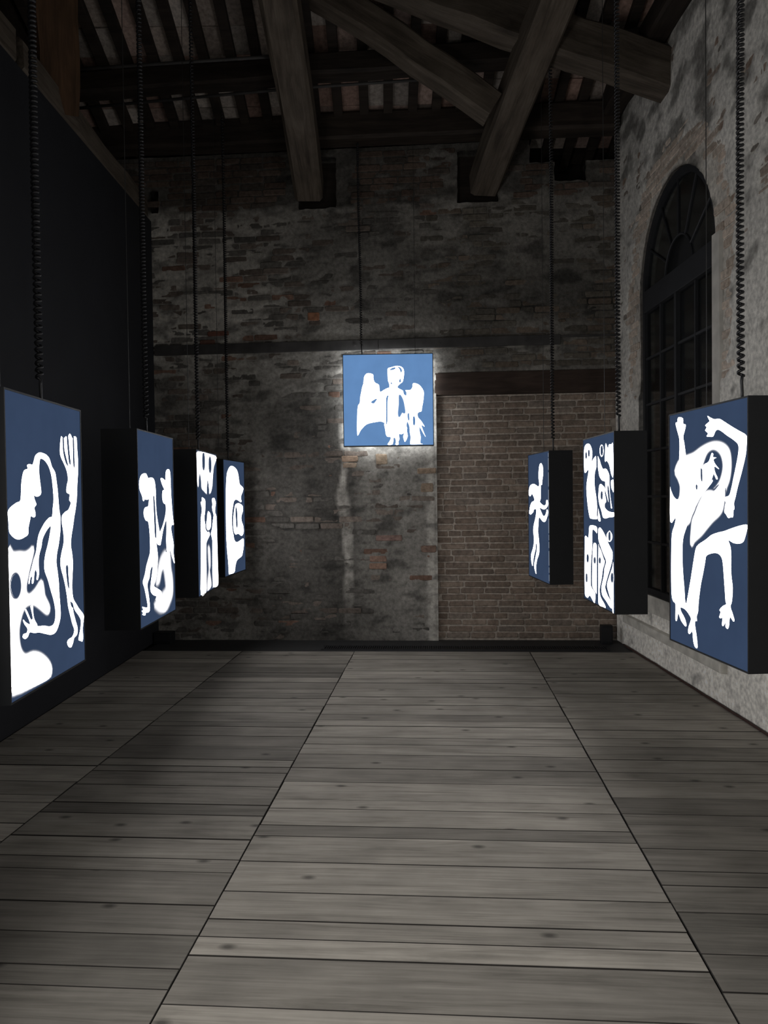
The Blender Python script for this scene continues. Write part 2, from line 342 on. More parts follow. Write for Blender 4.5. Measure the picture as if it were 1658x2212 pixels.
  ('w', [(757,941),(787,941),(828,916),(862,937),(930,935),(979,930),(981,762),(931,766),(896,796),(857,829),(786,849),(737,849)]),
  ('w', [(918,732),(948,737),(987,735),(990,673),(963,677),(924,697)]),
  ('w', [(212,456),(265,468),(379,469),(473,461),(472,426),(421,436),(321,441),(311,365),(296,310),(266,254),(252,143),(259,94),(366,69),(408,58),(391,5),(343,4),(221,32),(145,12),(65,15),(35,45),(31,185),(47,356),(57,393),(107,395),(175,387),(195,417)]),
  ('w', [(348,350),(379,364),(461,354),(465,263),(456,78),(430,68),(350,81),(301,114),(317,256),(331,311)]),
  ('w', [(525,452),(574,463),(633,454),(713,430),(805,391),(894,359),(950,337),(948,298),(886,245),(805,191),(735,135),(734,114),(812,79),(900,58),(922,22),(869,23),(755,47),(645,68),(612,100),(627,132),(685,182),(715,235),(766,274),(691,307),(597,350),(533,384),(518,415)]),
  ('w', [(526,341),(545,347),(610,327),(690,284),(724,269),(659,222),(623,168),(564,112),(556,80),(595,51),(703,25),(741,6),(665,4),(535,4),(511,56)]),
  ('w', [(951,422),(946,413),(932,404),(912,398),(889,393),(865,391),(841,391),(817,394),(797,400),(784,408),(780,417),(785,427),(799,435),(820,442),(844,447),(868,449),(892,448),(915,445),(935,439),(947,431)]),
  ('d', [(900,423),(899,418),(896,412),(892,408),(887,405),(871,402),(855,404),(850,407),(846,411),(844,416),(844,422),(845,427),(848,433),(852,437),(857,440),(873,443),(889,441),(894,438),(897,434),(899,429)]),
  ('w', [(976,279),(977,143),(978,8),(947,8),(937,48),(864,86),(802,125),(795,149),(871,203),(950,252)]),
  ('d', [(191,261),(189,255),(186,250),(182,245),(175,242),(155,239),(136,240),(129,243),(125,247),(122,252),(122,257),(123,263),(126,268),(131,273),(138,277),(157,280),(176,278),(183,275),(187,271),(190,266)]),
  ('d', [(433,262),(432,258),(429,254),(425,251),(419,248),(403,246),(387,247),(381,249),(377,252),(375,255),(374,259),(375,263),(378,266),(382,270),(388,272),(404,275),(420,274),(426,272),(430,269),(432,266)]),
  ('d', [(600,270),(599,267),(597,263),(593,261),(587,258),(572,256),(557,257),(551,258),(547,261),(545,264),(545,267),(546,271),(548,274),(552,277),(558,280),(573,282),(588,281),(594,279),(598,277),(600,274)]),
  ('d', [(675,652),(674,647),(671,642),(668,638),(663,635),(646,633),(630,636),(625,639),(622,642),(620,647),(620,652),(621,657),(623,662),(627,666),(632,669),(648,671),(664,668),(669,665),(672,662),(674,657)]),
  ('d', [(981,196),(979,190),(976,184),(971,179),(964,175),(947,172),(931,173),(924,176),(920,180),(917,186),(917,192),(918,198),(922,204),(927,209),(934,213),(950,216),(967,215),(973,212),(978,208),(980,202)]),
  ('d', [(147,136),(147,130),(144,124),(141,120),(137,116),(118,112),(100,114),(96,117),(93,121),(91,126),(91,133),(92,139),(94,144),(97,149),(101,153),(120,157),(138,155),(143,152),(145,148),(147,142)]),
  ('d', [(158,900),(157,896),(155,893),(153,890),(149,888),(132,886),(114,889),(110,892),(108,895),(107,898),(106,902),(107,906),(109,909),(111,912),(115,914),(133,916),(150,913),(154,910),(156,907),(157,904)]),
  ('d', [(256,910),(255,906),(254,903),(251,900),(247,897),(230,896),(213,899),(210,901),(207,905),(206,908),(206,912),(206,917),(208,920),(210,923),(214,925),(231,927),(248,924),(252,921),(254,918),(255,914)]),
  ('d', [(824,697),(870,697),(926,589),(880,585)]),
 ],
 'R1': [
  ('s', [(87,752),(160,796),(256,806),(350,814),(446,832),(536,844),(622,848),(704,841),(767,824),(798,800),(806,755),(789,710),(757,680),(732,660),(604,654),(643,669),(695,695),(729,731),(738,767),(713,805),(660,829),(593,837),(527,824),(480,792),(451,755),(454,710),(469,661),(412,618),(344,578),(276,533),(207,531),(126,599),(159,640),(166,687),(128,723)]),
  ('s', [(500,648),(568,655),(622,652),(675,668),(725,673),(731,643),(711,597),(673,574),(596,549),(523,520),(449,489),(353,458),(321,438),(315,458),(325,498),(339,537),(378,566),(426,605)]),
  ('w', [(105,752),(167,784),(325,790),(451,754),(459,709),(600,707),(572,687),(491,656),(406,618),(327,572),(277,532),(242,502),(198,454),(188,378),(201,296),(217,239),(226,193),(244,182),(261,207),(303,280),(333,339),(363,397),(383,426),(420,443),(513,466),(585,487),(671,500),(738,507),(836,522),(928,534),(996,538),(993,519),(976,495),(955,475),(911,466),(843,466),(790,474),(814,448),(821,408),(821,346),(837,296),(828,244),(812,222),(836,198),(856,175),(842,169),(805,181),(795,148),(778,133),(754,139),(755,155),(728,139),(713,142),(718,169),(701,166),(679,168),(696,190),(683,197),(720,215),(763,227),(755,238),(747,279),(736,331),(727,372),(710,403),(662,417),(589,414),(520,400),(505,376),(476,325),(447,279),(418,210),(408,164),(388,139),(394,123),(369,118),(368,97),(387,59),(400,13),(366,10),(342,32),(328,71),(293,56),(269,61),(279,87),(310,120),(289,136),(228,154),(160,157),(167,140),(219,116),(245,90),(226,82),(166,100),(125,127),(103,94),(81,97),(82,163),(49,173),(23,201),(17,297),(22,418),(34,478),(67,509),(88,547),(6,526),(7,674),(16,670),(60,640),(120,627),(156,646),(163,687),(126,723)]),
  ('w', [(94,961),(120,965),(126,979),(147,985),(204,976),(208,953),(244,946),(229,921),(208,896),(222,870),(242,823),(252,795),(174,775),(148,798),(153,844),(150,891),(125,921)]),
  ('w', [(539,964),(578,955),(622,946),(690,942),(739,930),(819,908),(912,884),(986,865),(994,846),(985,798),(955,751),(925,712),(894,673),(871,638),(855,617),(859,595),(847,587),(844,564),(818,562),(789,559),(766,571),(745,581),(750,601),(759,620),(734,630),(757,639),(799,645),(823,668),(848,708),(879,757),(903,802),(903,832),(855,852),(775,874),(709,894),(665,902),(636,895),(611,878),(561,880),(529,883),(547,894),(512,907),(530,919),(512,928),(556,938),(566,943)]),
  ('w', [(478,710),(473,743),(491,769),(554,780),(582,804),(597,814),(614,808),(609,797),(651,793),(617,787),(634,770),(680,750),(673,749),(626,759),(634,738),(667,712),(649,709),(618,730),(599,714),(563,693),(509,672),(471,656)]),
  ('d', [(386,690),(410,686),(405,669),(386,672)]),
  ('d', [(451,754),(471,749),(474,710),(473,701),(454,710)]),
 ],
 'C': [
  ('w', [(150,319),(155,393),(163,444),(182,473),(186,526),(198,584),(210,643),(225,687),(233,753),(255,788),(282,797),(318,790),(336,777),(337,737),(353,694),(397,668),(403,626),(413,589),(454,611),(491,629),(515,638),(512,684),(501,714),(498,787),(500,844),(529,856),(566,866),(602,873),(645,865),(673,841),(681,798),(675,740),(664,698),(643,681),(613,655),(609,632),(643,612),(668,595),(675,561),(702,545),(708,578),(696,604),(751,607),(775,642),(778,674),(801,679),(843,664),(879,625),(899,582),(897,524),(889,465),(878,414),(871,371),(842,361),(826,340),(834,301),(864,267),(886,233),(904,200),(870,218),(892,145),(914,90),(899,111),(870,163),(845,202),(848,146),(859,87),(855,19),(880,9),(754,7),(743,22),(747,89),(740,134),(736,186),(714,210),(706,156),(713,111),(710,83),(688,40),(675,46),(665,97),(675,129),(642,120),(616,121),(620,68),(608,39),(609,7),(577,7),(582,38),(574,78),(553,78),(552,47),(539,9),(488,8),(511,45),(526,89),(487,95),(470,123),(463,174),(453,226),(455,247),(412,264),(351,257),(291,247),(245,228),(206,191),(179,157),(165,128),(148,126)]),
  ('d', [(477,522),(507,549),(495,492),(490,270),(472,233),(475,345)]),
  ('d', [(627,551),(659,506),(677,431),(684,355),(653,361),(622,313),(614,358),(624,454)]),
  ('d', [(715,342),(733,349),(736,274),(718,281)]),
  ('d', [(703,200),(710,263),(736,201),(729,178)]),
  ('d', [(774,308),(795,312),(802,266),(795,216),(775,229)]),
  ('d', [(517,828),(549,851),(584,855),(581,837),(543,827)]),
  ('d', [(306,482),(378,519),(340,462)]),
  ('d', [(624,712),(641,735),(645,696),(628,690)]),
  ('d', [(606,866),(641,853),(661,821),(644,796),(632,834)]),
  ('d', [(533,693),(546,688),(543,670),(531,675)]),
 ],
}

# ================================================================== the floor
TH = math.atan(0.074)
CS, SN = math.cos(TH), math.sin(TH)
def floor_xy(s, t): return (s * CS + t * SN, -s * SN + t * CS)
def clip(poly, ax, val, keep_less):
    out = []
    for i in range(len(poly)):
        a = poly[i]; b = poly[(i + 1) % len(poly)]
        ia = (a[ax] <= val) == keep_less or a[ax] == val
        ib = (b[ax] <= val) == keep_less or b[ax] == val
        if ia: out.append(a)
        if ia != ib:
            k = (val - a[ax]) / (b[ax] - a[ax])
            out.append((a[0] + (b[0] - a[0]) * k, a[1] + (b[1] - a[1]) * k))
    return out

mb = MB(); mb.box((-3.3, -1.5, -0.12), (2.95, 8.9, -0.04))
floor = tag(mb.build('floor', M['subfloor']), 'weathered grey larch board floor with dark open joints', kind='structure')

def rows_fill(r, lo):
    r = list(r); rng = random.Random(len(r))
    while r[-1] > lo: r.append(r[-1] - rng.choice([0.13, 0.16, 0.19, 0.22]))
    out = [r[0]]
    for a, b in zip(r, r[1:]):
        if a - b > 0.27: out.append(b + (a - b) * rng.uniform(0.42, 0.58))
        out.append(b)
    return out
ROWS = {
 'far': [7.56, 7.38, 7.2, 7.02, 6.85, 6.68, 6.5, 6.3, 6.12, 5.95, 5.78, 5.6, 5.4, 5.178, 4.989, 4.841, 4.613, 4.45, 4.291, 4.043, 3.852, 3.757, 3.509],
 'left': [7.56, 7.163, 6.85, 6.634, 6.301, 6.073, 5.793, 5.574, 5.406, 5.172, 5.068, 4.871, 4.662, 4.423, 4.309, 4.215, 4.012, 3.769, 3.643, 3.384, 3.192, 3.081, 2.83, 2.627, 2.437, 2.332, 2.1],
 'mid': [7.56, 7.201, 6.889, 6.585, 6.292, 6.095, 5.856, 5.635, 5.384, 5.112, 4.867, 4.73, 4.543, 4.311, 4.101, 3.857, 3.742, 3.547, 3.431, 3.187, 2.938, 2.738, 2.626, 2.513, 2.264, 2.05],
 'right': [7.56, 7.292, 7.05, 6.853, 6.512, 6.233, 5.98, 5.753, 5.52, 5.32, 5.071, 4.9, 4.74, 4.51, 4.308, 4.184, 3.949, 3.749, 3.628, 3.382, 3.183, 3.069, 2.875, 2.613, 2.416, 2.2],
}
COLS = {'far': (-3.3, -2.0), 'left': (-2.0, -0.87), 'mid': (-0.87, 0.85), 'right': (0.85, 2.7)}
RUN_TONE = {'far': 1.15, 'left': 0.74, 'mid': 0.90, 'right': 1.05}      # tone factor of each board run, left run darkest
rng = random.Random(11)
for cname, (s0, s1) in COLS.items():
    rows = rows_fill(ROWS[cname], 0.9)
    for t1, t0 in zip(rows, rows[1:]):
        gap = 0.0006 + 0.0044 * rng.random() ** 2.2
        e0 = 0.001 + 0.003 * rng.random(); e1 = 0.001 + 0.003 * rng.random()
        q = [floor_xy(s0 + e0, t0 + gap), floor_xy(s1 - e1, t0 + gap), floor_xy(s1 - e1, t1 - gap), floor_xy(s0 + e0, t1 - gap)]
        q = clip(q, 0, -2.47, False); q = clip(q, 0, 2.425, True) if len(q) > 2 else q
        if len(q) < 3: continue
        cx = sum(p[0] for p in q) / len(q); cy = sum(p[1] for p in q) / len(q)
        loc = []
        for x, y in q:
            dx, dy = x - cx, y - cy
            loc.append((dx * CS - dy * SN, dx * SN + dy * CS))
        n = len(loc); zt = rng.uniform(-0.0025, 0.0)
        ins = [(x - math.copysign(0.002, x), y - math.copysign(0.002, y)) for x, y in loc]
        vs = [(x, y, -0.035) for x, y in loc] + [(x, y, zt - 0.002) for x, y in loc] + [(x, y, zt) for x, y in ins]
        fs = [tuple(range(2 * n, 3 * n))]
        for i in range(n):
            j = (i + 1) % n
            fs += [(i, j, n + j, n + i), (n + i, n + j, 2 * n + j, 2 * n + i)]
        pm = mesh('plank', vs, fs, M['plank']); pm.materials.append(M['board_edge'])
        pm.polygons.foreach_set('material_index', [0] + [1, 1] * n)
        o = link('plank', pm, floor, loc=(cx, cy, 0), rz=-TH)
        k = RUN_TONE[cname] * rng.uniform(0.84, 1.13) * (0.76 if rng.random() < 0.16 else 1.0)
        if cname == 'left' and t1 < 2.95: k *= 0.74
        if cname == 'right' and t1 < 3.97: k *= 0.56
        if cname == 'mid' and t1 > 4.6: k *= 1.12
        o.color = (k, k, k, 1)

# ================================================================== masonry walls
def catmull(poly, sub=3, closed=True):
    n = len(poly); out = []
    for i in range(n):
        p0, p1, p2, p3 = poly[i-1], poly[i], poly[(i+1) % n], poly[(i+2) % n]
        for k in range(sub):
            t = k / sub
            out.append(tuple(0.5 * ((2*p1[a]) + (-p0[a]+p2[a])*t + (2*p0[a]-5*p1[a]+4*p2[a]-p3[a])*t*t + (-p0[a]+3*p1[a]-3*p2[a]+p3[a])*t*t*t) for a in (0, 1)))
    return out

def sd_box(x, z, x0, x1, z0, z1):
    dx = max(x0 - x, x - x1); dz = max(z0 - z, z - z1)
    return max(dx, dz) if max(dx, dz) < 0 else math.hypot(max(dx, 0), max(dz, 0))

def height_grid(name, xs, zs, hole, depth, hfun, cfun, reveal=0.1, top=None):
    """masonry surface (local x along the wall, z up, room side is -y); hole(x,z)<0 is cut away"""
    nx, nz = len(xs), len(zs)
    V = []; COL = []
    P = [[None] * nz for _ in range(nx)]
    keep = set()
    for i in range(nx - 1):
        for j in range(nz - 1):
            x = 0.5 * (xs[i] + xs[i+1]); z = 0.5 * (zs[j] + zs[j+1])
            if hole(x, z) > 0: keep.add((i, j))
    cnt = {}
    for (i, j) in keep:
        for a in (i, i + 1):
            for b in (j, j + 1): cnt[(a, b)] = cnt.get((a, b), 0) + 1
    idx = {}
    for (a, b), c in cnt.items():
        x, z = xs[a], zs[b]
        full = 4 if 0 < a < nx - 1 and 0 < b < nz - 1 else (2 if (0 < a < nx - 1) or (0 < b < nz - 1) else 1)
        if c < full:
            for _ in range(2):
                d = hole(x, z); e = 0.004
                gx = (hole(x + e, z) - hole(x - e, z)) / (2 * e); gz = (hole(x, z + e) - hole(x, z - e)) / (2 * e)
                g2 = gx * gx + gz * gz
                if g2 > 0.2: x -= d * gx / g2 * 0.95; z -= d * gz / g2 * 0.95
        idx[(a, b)] = len(V)
        h = hfun(x, z)
        V.append((x, -h, z)); COL.append(cfun(x, z, h))
    F = [(idx[(i, j)], idx[(i+1, j)], idx[(i+1, j+1)], idx[(i, j+1)]) for (i, j) in keep]
    # reveals round the openings
    R = {}
    def rv(k):
        if k not in R:
            R[k] = len(V); x, y, z = V[idx[k]]
            V.append((x, reveal, z)); COL.append(COL[idx[k]])
        return R[k]
    for (i, j) in keep:
        for (di, dj), (p, q) in {(-1, 0): ((i, j), (i, j+1)), (1, 0): ((i+1, j+1), (i+1, j)), (0, -1): ((i+1, j), (i, j)), (0, 1): ((i, j+1), (i+1, j+1))}.items():
            ni, nj = i + di, j + dj
            if 0 <= ni < nx - 1 and 0 <= nj < nz - 1 and (ni, nj) not in keep:
                F.append((idx[p], idx[q], rv(q), rv(p))[::-1])
    me = mesh(name, V, F, M['mortar'], smooth=True)
    at = me.attributes.new('tint', 'FLOAT_COLOR', 'POINT')
    flat = []
    for c in COL: flat += [c[0], c[1], c[2], 1.0]
    at.data.foreach_set('color', flat)
    return me

def brick_shape(l, h, d, rng, ch=0.010, bev=0.005):
    """front at y=0, body runs back to y=d; worn corners"""
    a, b = l / 2, h / 2
    pts = [(-a+ch, -b), (a-ch, -b), (a, -b+ch*0.8), (a, b-ch*0.8), (a-ch, b), (-a+ch, b), (-a, b-ch*0.8), (-a, -b+ch*0.8)]
    pts = [(x + rng.uniform(-1, 1) * 0.004, z + rng.uniform(-1, 1) * 0.003) for x, z in pts]
    V = [(x, d, z) for x, z in pts] + [(x, bev, z) for x, z in pts]
    V += [(x - math.copysign(bev, x), rng.uniform(-0.001, 0.001), z - math.copysign(bev, z)) for x, z in pts]
    F = [tuple(range(16, 24))]
    for i in range(8):
        j = (i + 1) % 8
        F += [(i, j, 8 + j, 8 + i), (8 + i, 8 + j, 16 + j, 16 + i)]
    return V, F

def courses(x0, x1, z0, z1, ch, bl, joint, rng, wob=0.006):
    out = []
    nrow = int(round((z1 - z0) / ch))
    for r in range(nrow):
        z = z0 + (r + 0.5) * ch
        x = x0 - rng.uniform(0, bl)
        while x < x1:
            l = bl * rng.choice([1, 1, 1, 0.97, 1.04, 0.52]) * rng.uniform(0.94, 1.05)
            a, b = max(x, x0), min(x + l, x1)
            if b - a > 0.06: out.append(((a + b) / 2, z + rng.uniform(-wob, wob) * 0.5, b - a - joint, ch - joint + rng.uniform(-0.003, 0.003)))
            x += l
    return out

def lay_bricks(parent, bricks, hfun, cfun, hole, pfun, limit, priority, seed, d=0.05):
    """the most visible bricks are parts of their own, the rest one joined part"""
    rng = random.Random(seed)
    variants = []
    for k in range(8):
        V, F = brick_shape(0.24, 0.055, d, rng)
        variants.append(mesh('brick', V, F, M['brick']))
    cand = []
    for (x, z, l, h) in bricks:
        if min(hole(x + sx * l / 2, z + sz * h / 2) for sx in (-1, 0, 1) for sz in (-1, 1)) < 0.012: continue
        p = pfun(x, z, rng)
        cov = sum(p - hfun(x + u * l, z) for u in (-0.35, 0, 0.35)) / 3
        if cov < -0.012: continue
        cand.append((priority(x, z, cov), x, z, l, h, p, cfun(x, z, rng)))
    cand.sort(key=lambda c: -c[0])
    for c in cand[:limit]:
        _, x, z, l, h, p, col = c
        o = link('brick', rng.choice(variants), parent, loc=(x, -p, z))
        o.scale = (l / 0.24, 1, h / 0.055)
        o.rotation_euler = (0, rng.uniform(-0.012, 0.012), 0)
        o.color = (col[0], col[1], col[2], 1)
    rest = cand[limit:]
    if rest:
        V = []; F = []; COL = []
        for _, x, z, l, h, p, col in rest:
            v, f = brick_shape(l, h, d, rng)
            n = len(V)
            V += [(a + x, b - p, c + z) for a, b, c in v]; F += [tuple(i + n for i in q) for q in f]
            COL += [(col[0], col[1], col[2], 1)] * len(v)
        me = mesh('brickwork', V, F, M['brick_stuff'])
        at = me.attributes.new('tint', 'FLOAT_COLOR', 'POINT')
        at.data.foreach_set('color', [q for c in COL for q in c])
        tag(link('brickwork', me, parent), kind='stuff')

def lerp3(a, b, t):
    t = max(0.0, min(1.0, t)); return tuple(a[i] + (b[i] - a[i]) * t for i in range(3))
def sstep(a, b, x):
    t = max(0.0, min(1.0, (x - a) / (b - a))); return t * t * (3 - 2 * t)
def frange(a, b, st):
    n = max(1, int(round((b - a) / st))); return [a + (b - a) * i / n for i in range(n + 1)]

# ---------------------------------------------------------------- back wall
BW_ANG = -math.atan2(0.4, 4.93)
BW_O = (-2.48, 8.40, 0)
def bw(x, z, out=0.0):
    """point on the back wall: x along it from the left corner, z up, out into the room"""
    c, s = math.cos(BW_ANG), math.sin(BW_ANG)
    return Vector((BW_O[0] + x * c + out * s, BW_O[1] + x * s - out * c, z))
DOOR = (3.055, 4.93, -0.2, 2.60)
LINT = (3.04, 4.93, 2.60, 2.83)
POCKETS = [(1.62, 2.02, 4.60, 5.13), (3.30, 3.72, 4.60, 5.13), (0.0, 0.08, 4.62, 4.86)]
def bw_hole(x, z):
    d = sd_box(x, z, DOOR[0], DOOR[1] + 0.3, DOOR[2], LINT[3])
    for p in POCKETS: d = min(d, sd_box(x, z, *p))
    # broken wall head in the right corner
    d = min(d, sd_box(x, z, 4.05, 4.35, 4.98, 6.0), sd_box(x, z, 4.3, 4.62, 4.78, 6.0), sd_box(x, z, 4.6, 6.0, 4.98, 6.0))
    return d + 0.012 * noise.noise(Vector((x * 14, z * 14, 3)))  * (1 if d < 0.06 and z > 4.3 else 0)
def bw_cover(x, z):
    c = 0.16 + 0.55 * fbm(x * 1.3, z * 1.9, 1.0, 5) + 0.75 * fbm(x * 4.2, z * 11, 4.0, 4)
    c += 0.16 * sstep(1.5, 2.2, x) * sstep(4.6, 4.0, z) * sstep(2.9, 3.3, z)       # plastered middle above the band
    c += 0.12 * sstep(1.0, 1.6, x) * sstep(2.8, 2.4, z)
    c -= 0.20 * sstep(3.0, 3.4, x) * sstep(2.8, 2.9, z) * sstep(3.9, 3.5, z)       # cleaner coursed bricks over the lintel
    c -= 0.25 * sstep(4.62, 4.74, z)                                              # neat dark courses under the wall head
    return c
def bw_h(x, z):
    c = bw_cover(x, z)
    return -0.001 + 0.015 * sstep(-0.15, 0.35, c) + 0.007 * fbm(x * 6, z * 14, 9.0, 4)
STRIP = [(2.06, 1.30, 0.06), (2.10, 2.35, 0.05), (2.10, 0.7, 0.035)]
def bw_tone(x, z):
    t = 1.0 + 0.75 * fbm(x * 1.1 + 3, z * 1.0, 6.0, 6)
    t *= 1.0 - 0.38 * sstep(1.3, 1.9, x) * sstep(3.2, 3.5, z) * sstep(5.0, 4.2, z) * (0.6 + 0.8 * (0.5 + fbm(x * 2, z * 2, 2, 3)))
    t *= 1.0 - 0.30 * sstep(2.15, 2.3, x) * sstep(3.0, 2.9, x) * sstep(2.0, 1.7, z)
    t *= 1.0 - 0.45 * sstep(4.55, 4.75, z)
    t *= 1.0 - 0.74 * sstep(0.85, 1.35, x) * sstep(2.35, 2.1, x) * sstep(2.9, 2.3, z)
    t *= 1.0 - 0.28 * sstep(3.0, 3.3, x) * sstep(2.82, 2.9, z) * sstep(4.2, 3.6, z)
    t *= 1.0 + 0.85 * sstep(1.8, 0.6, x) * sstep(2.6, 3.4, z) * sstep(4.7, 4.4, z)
    # pale limewash runs left by an old partition
    w = 0.05 + 0.05 * noise.noise(Vector((z * 3, 1.7, 0)))
    xr = 2.07 + 0.04 * noise.noise(Vector((z * 2.2, 8.1, 0))) + 0.04 * sstep(1.4, 0.6, z)
    t += 0.75 * sstep(w + 0.03, w - 0.01, abs(x - xr)) * sstep(2.5, 2.2, z) * sstep(-0.2, 0.9, z) * (0.45 + 1.0 * max(0, 0.5 + fbm(x * 7, z * 7, 5, 3)))
    t += 0.35 * sstep(0.05, 0.02, abs(x - 2.98)) * sstep(2.6, 2.4, z)
    return max(0.25, min(1.9, t))
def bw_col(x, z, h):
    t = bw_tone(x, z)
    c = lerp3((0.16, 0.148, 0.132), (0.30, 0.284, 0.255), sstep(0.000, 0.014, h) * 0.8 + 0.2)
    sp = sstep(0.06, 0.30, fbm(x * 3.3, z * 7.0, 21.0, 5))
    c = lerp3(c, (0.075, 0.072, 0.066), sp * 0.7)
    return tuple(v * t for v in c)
def bw_brickcol(x, z, rng):
    t = 0.75 + 0.4 * bw_tone(x, z)
    r = rng.random()
    if z > 4.62: c = rng.choice([(0.11, 0.08, 0.064), (0.095, 0.08, 0.068), (0.12, 0.09, 0.072)])
    elif x > 3.0 and z > 2.8: c = rng.choice([(0.13, 0.115, 0.095), (0.11, 0.10, 0.085), (0.15, 0.12, 0.095)])
    elif r < 0.07: c = (0.16, 0.10, 0.075)
    elif r < 0.45: c = (0.135, 0.112, 0.095)
    else: c = (0.105, 0.098, 0.088)
    k = rng.uniform(0.75, 1.25)
    return tuple(v * t * k for v in c)
def bw_p(x, z, rng): return 0.008 + rng.uniform(-0.007, 0.007)
rng = random.Random(5)
xs = frange(-0.85, 5.02, 0.024); zs = frange(-0.04, 5.22, 0.024)
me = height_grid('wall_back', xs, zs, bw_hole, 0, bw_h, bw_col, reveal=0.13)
wall_back = tag(link('wall_back', me, loc=BW_O, rz=BW_ANG), 'old brick end wall with worn grey plaster and soot stains', kind='structure')
bk = courses(-0.8, 5.0, 0.0, 5.2, 0.070, 0.262, 0.012, rng)
def pr(x, z, cov):
    if x < 0.05 or x > 4.92: return -9
    return cov * 40 + rng.random() * 0.3
lay_bricks(wall_back, bk, bw_h, bw_brickcol, bw_hole, bw_p, 290, pr, 3)
# single repaired bricks that stand out
fresh = [(1.76, 3.46, 0.13, 0.085, (0.30, 0.145, 0.085)), (0.72, 3.31, 0.23, 0.05, (0.20, 0.09, 0.065)), (0.60, 3.22, 0.16, 0.05, (0.16, 0.085, 0.065)),
         (2.42, 0.87, 0.18, 0.065, (0.23, 0.15, 0.115)), (2.42, 0.79, 0.19, 0.065, (0.24, 0.155, 0.115)), (2.54, 1.09, 0.28, 0.06, (0.21, 0.14, 0.12)),
         (2.96, 0.97, 0.16, 0.07, (0.20, 0.135, 0.105)), (2.95, 1.62, 0.13, 0.09, (0.25, 0.19, 0.14)), (2.95, 1.80, 0.2, 0.06, (0.27, 0.20, 0.145)),
         (2.13, 1.94, 0.17, 0.06, (0.28, 0.2, 0.145)), (2.13, 1.87, 0.15, 0.05, (0.26, 0.2, 0.15)), (2.47, 1.93, 0.12, 0.11, (0.30, 0.23, 0.165))]
for x, z, l, h, col in fresh:
    V, F = brick_shape(l, h, 0.06, rng)
    o = link('brick', mesh('brick', V, F, M['brick']), wall_back, loc=(x, -0.021, z)); o.color = col + (1,)
# the pockets behind the beam ends are closed by rough dark masonry
mb = MB()
for p in POCKETS: mb.box((p[0] - 0.03, 0.125, p[2] - 0.03), (p[1] + 0.03, 0.16, p[3] + 0.03))
mb.build('pocket_backing', M['joist'], wall_back)

# bricked-up doorway, set back between the pier and the right corner
def dw_hole(x, z): return 1.0
def dw_h(x, z): return -0.002 + 0.006 * fbm(x * 7, z * 7, 3, 3)
def dw_col(x, z, h):
    t = 1 + 0.35 * fbm(x * 1.7, z * 1.7, 12, 4)
    return (0.47 * t, 0.41 * t, 0.35 * t)
me = height_grid('wall_doorway', frange(0, DOOR[1] - DOOR[0] + 0.06, 0.03), frange(-0.04, 2.62, 0.03), dw_hole, 0, dw_h, dw_col)
o = bw(DOOR[0] - 0.01, 0, -0.10)
wall_door = tag(link('wall_doorway', me, loc=o, rz=BW_ANG), 'bricked up doorway of neat brown bricks under the lintel', kind='structure')
rng = random.Random(21)
bk = courses(0.0, DOOR[1] - DOOR[0] + 0.02, 0.0, 2.59, 0.0682, 0.262, 0.014, rng, 0.004)
def dw_bc(x, z, rng):
    c = rng.choice([(0.285, 0.22, 0.175), (0.26, 0.20, 0.158), (0.305, 0.24, 0.192), (0.235, 0.185, 0.15), (0.27, 0.222, 0.185)])
    k = rng.uniform(0.8, 1.15); return tuple(v * k for v in c)
lay_bricks(wall_door, bk, dw_h, dw_bc, dw_hole, lambda x, z, r: 0.007 + r.uniform(-0.002, 0.003), 300, lambda x, z, c: 1, 8)

mb = MB(); mb.box((-0.95, -0.10, -0.115), (0.95, 0.12, 0.115), 0.008)
o = mb.build('door_lintel', M['lintel'], loc=bw(3.99, 2.715, -0.09), rz=BW_ANG); o.rotation_euler = (0, 0, BW_ANG)
tag(o, 'dark brown timber lintel over the bricked up doorway', 'lintel')

# dark flat tie band across the end wall
band = link('wall_band', None, loc=bw(0.0, 3.14, 0.03), rz=BW_ANG)
tag(band, 'long dark iron tie band running across the brick end wall', 'tie band')
for k, (a, b) in enumerate([(0.02, 2.45), (2.455, 4.35)]):
    mb = MB(); mb.box((a, -0.008, -0.052 + 0.004 * k), (b, 0.03, 0.054), 0.004); mb.build('bar', M['steel'], band)
mb = MB(); mb.box((4.30, -0.004, 0.025), (4.92, 0.03, 0.045), 0.003); mb.build('thin_bar', M['steel'], band)
for x in (0.35, 1.3, 2.2, 3.1, 4.0):
    mb = MB(); mb.tube([(x, -0.005, 0), (x, -0.022, 0)], 0.013, 6); mb.build('bolt', M['steel'], band)

# ---------------------------------------------------------------- right wall with the arched window
RW_X = 2.45
RW_Y = 8.05
AC, AR, AZ, AB = RW_Y - 6.5, 0.82, 3.40, 0.60        # arch centre, radius, spring line, bottom
def rw_hole(x, z):
    if z > AZ: return math.hypot(x - AC, z - AZ) - AR
    return sd_box(x, z, AC - AR, AC + AR, AB, 9.0) if z > AB - 1 else 1.0
def rw_cover(x, z):
    c = 0.30 + 0.7 * fbm(x * 1.4 + 9, z * 1.6, 31.0, 5) + 0.6 * fbm(x * 5, z * 11, 14.0, 4)
    # bare brick ring round the arch and near jamb
    ring = rw_hole(x, z)
    c -= 0.55 * sstep(0.42, 0.16, ring) * sstep(2.2, 2.8, z)
    c += 0.35 * sstep(0.7, 0.3, z)
    return c
def rw_h(x, z):
    return -0.001 + 0.019 * sstep(-0.12, 0.22, rw_cover(x, z)) + 0.007 * fbm(x * 6, z * 6, 9.0, 4)
def rw_tone(x, z):
    t = 1.0 + 0.5 * fbm(x * 1.1 + 5, z * 1.1, 16.0, 5) + 0.4 * sstep(0.8, 0.3, z)
    return max(0.35, min(1.7, t))
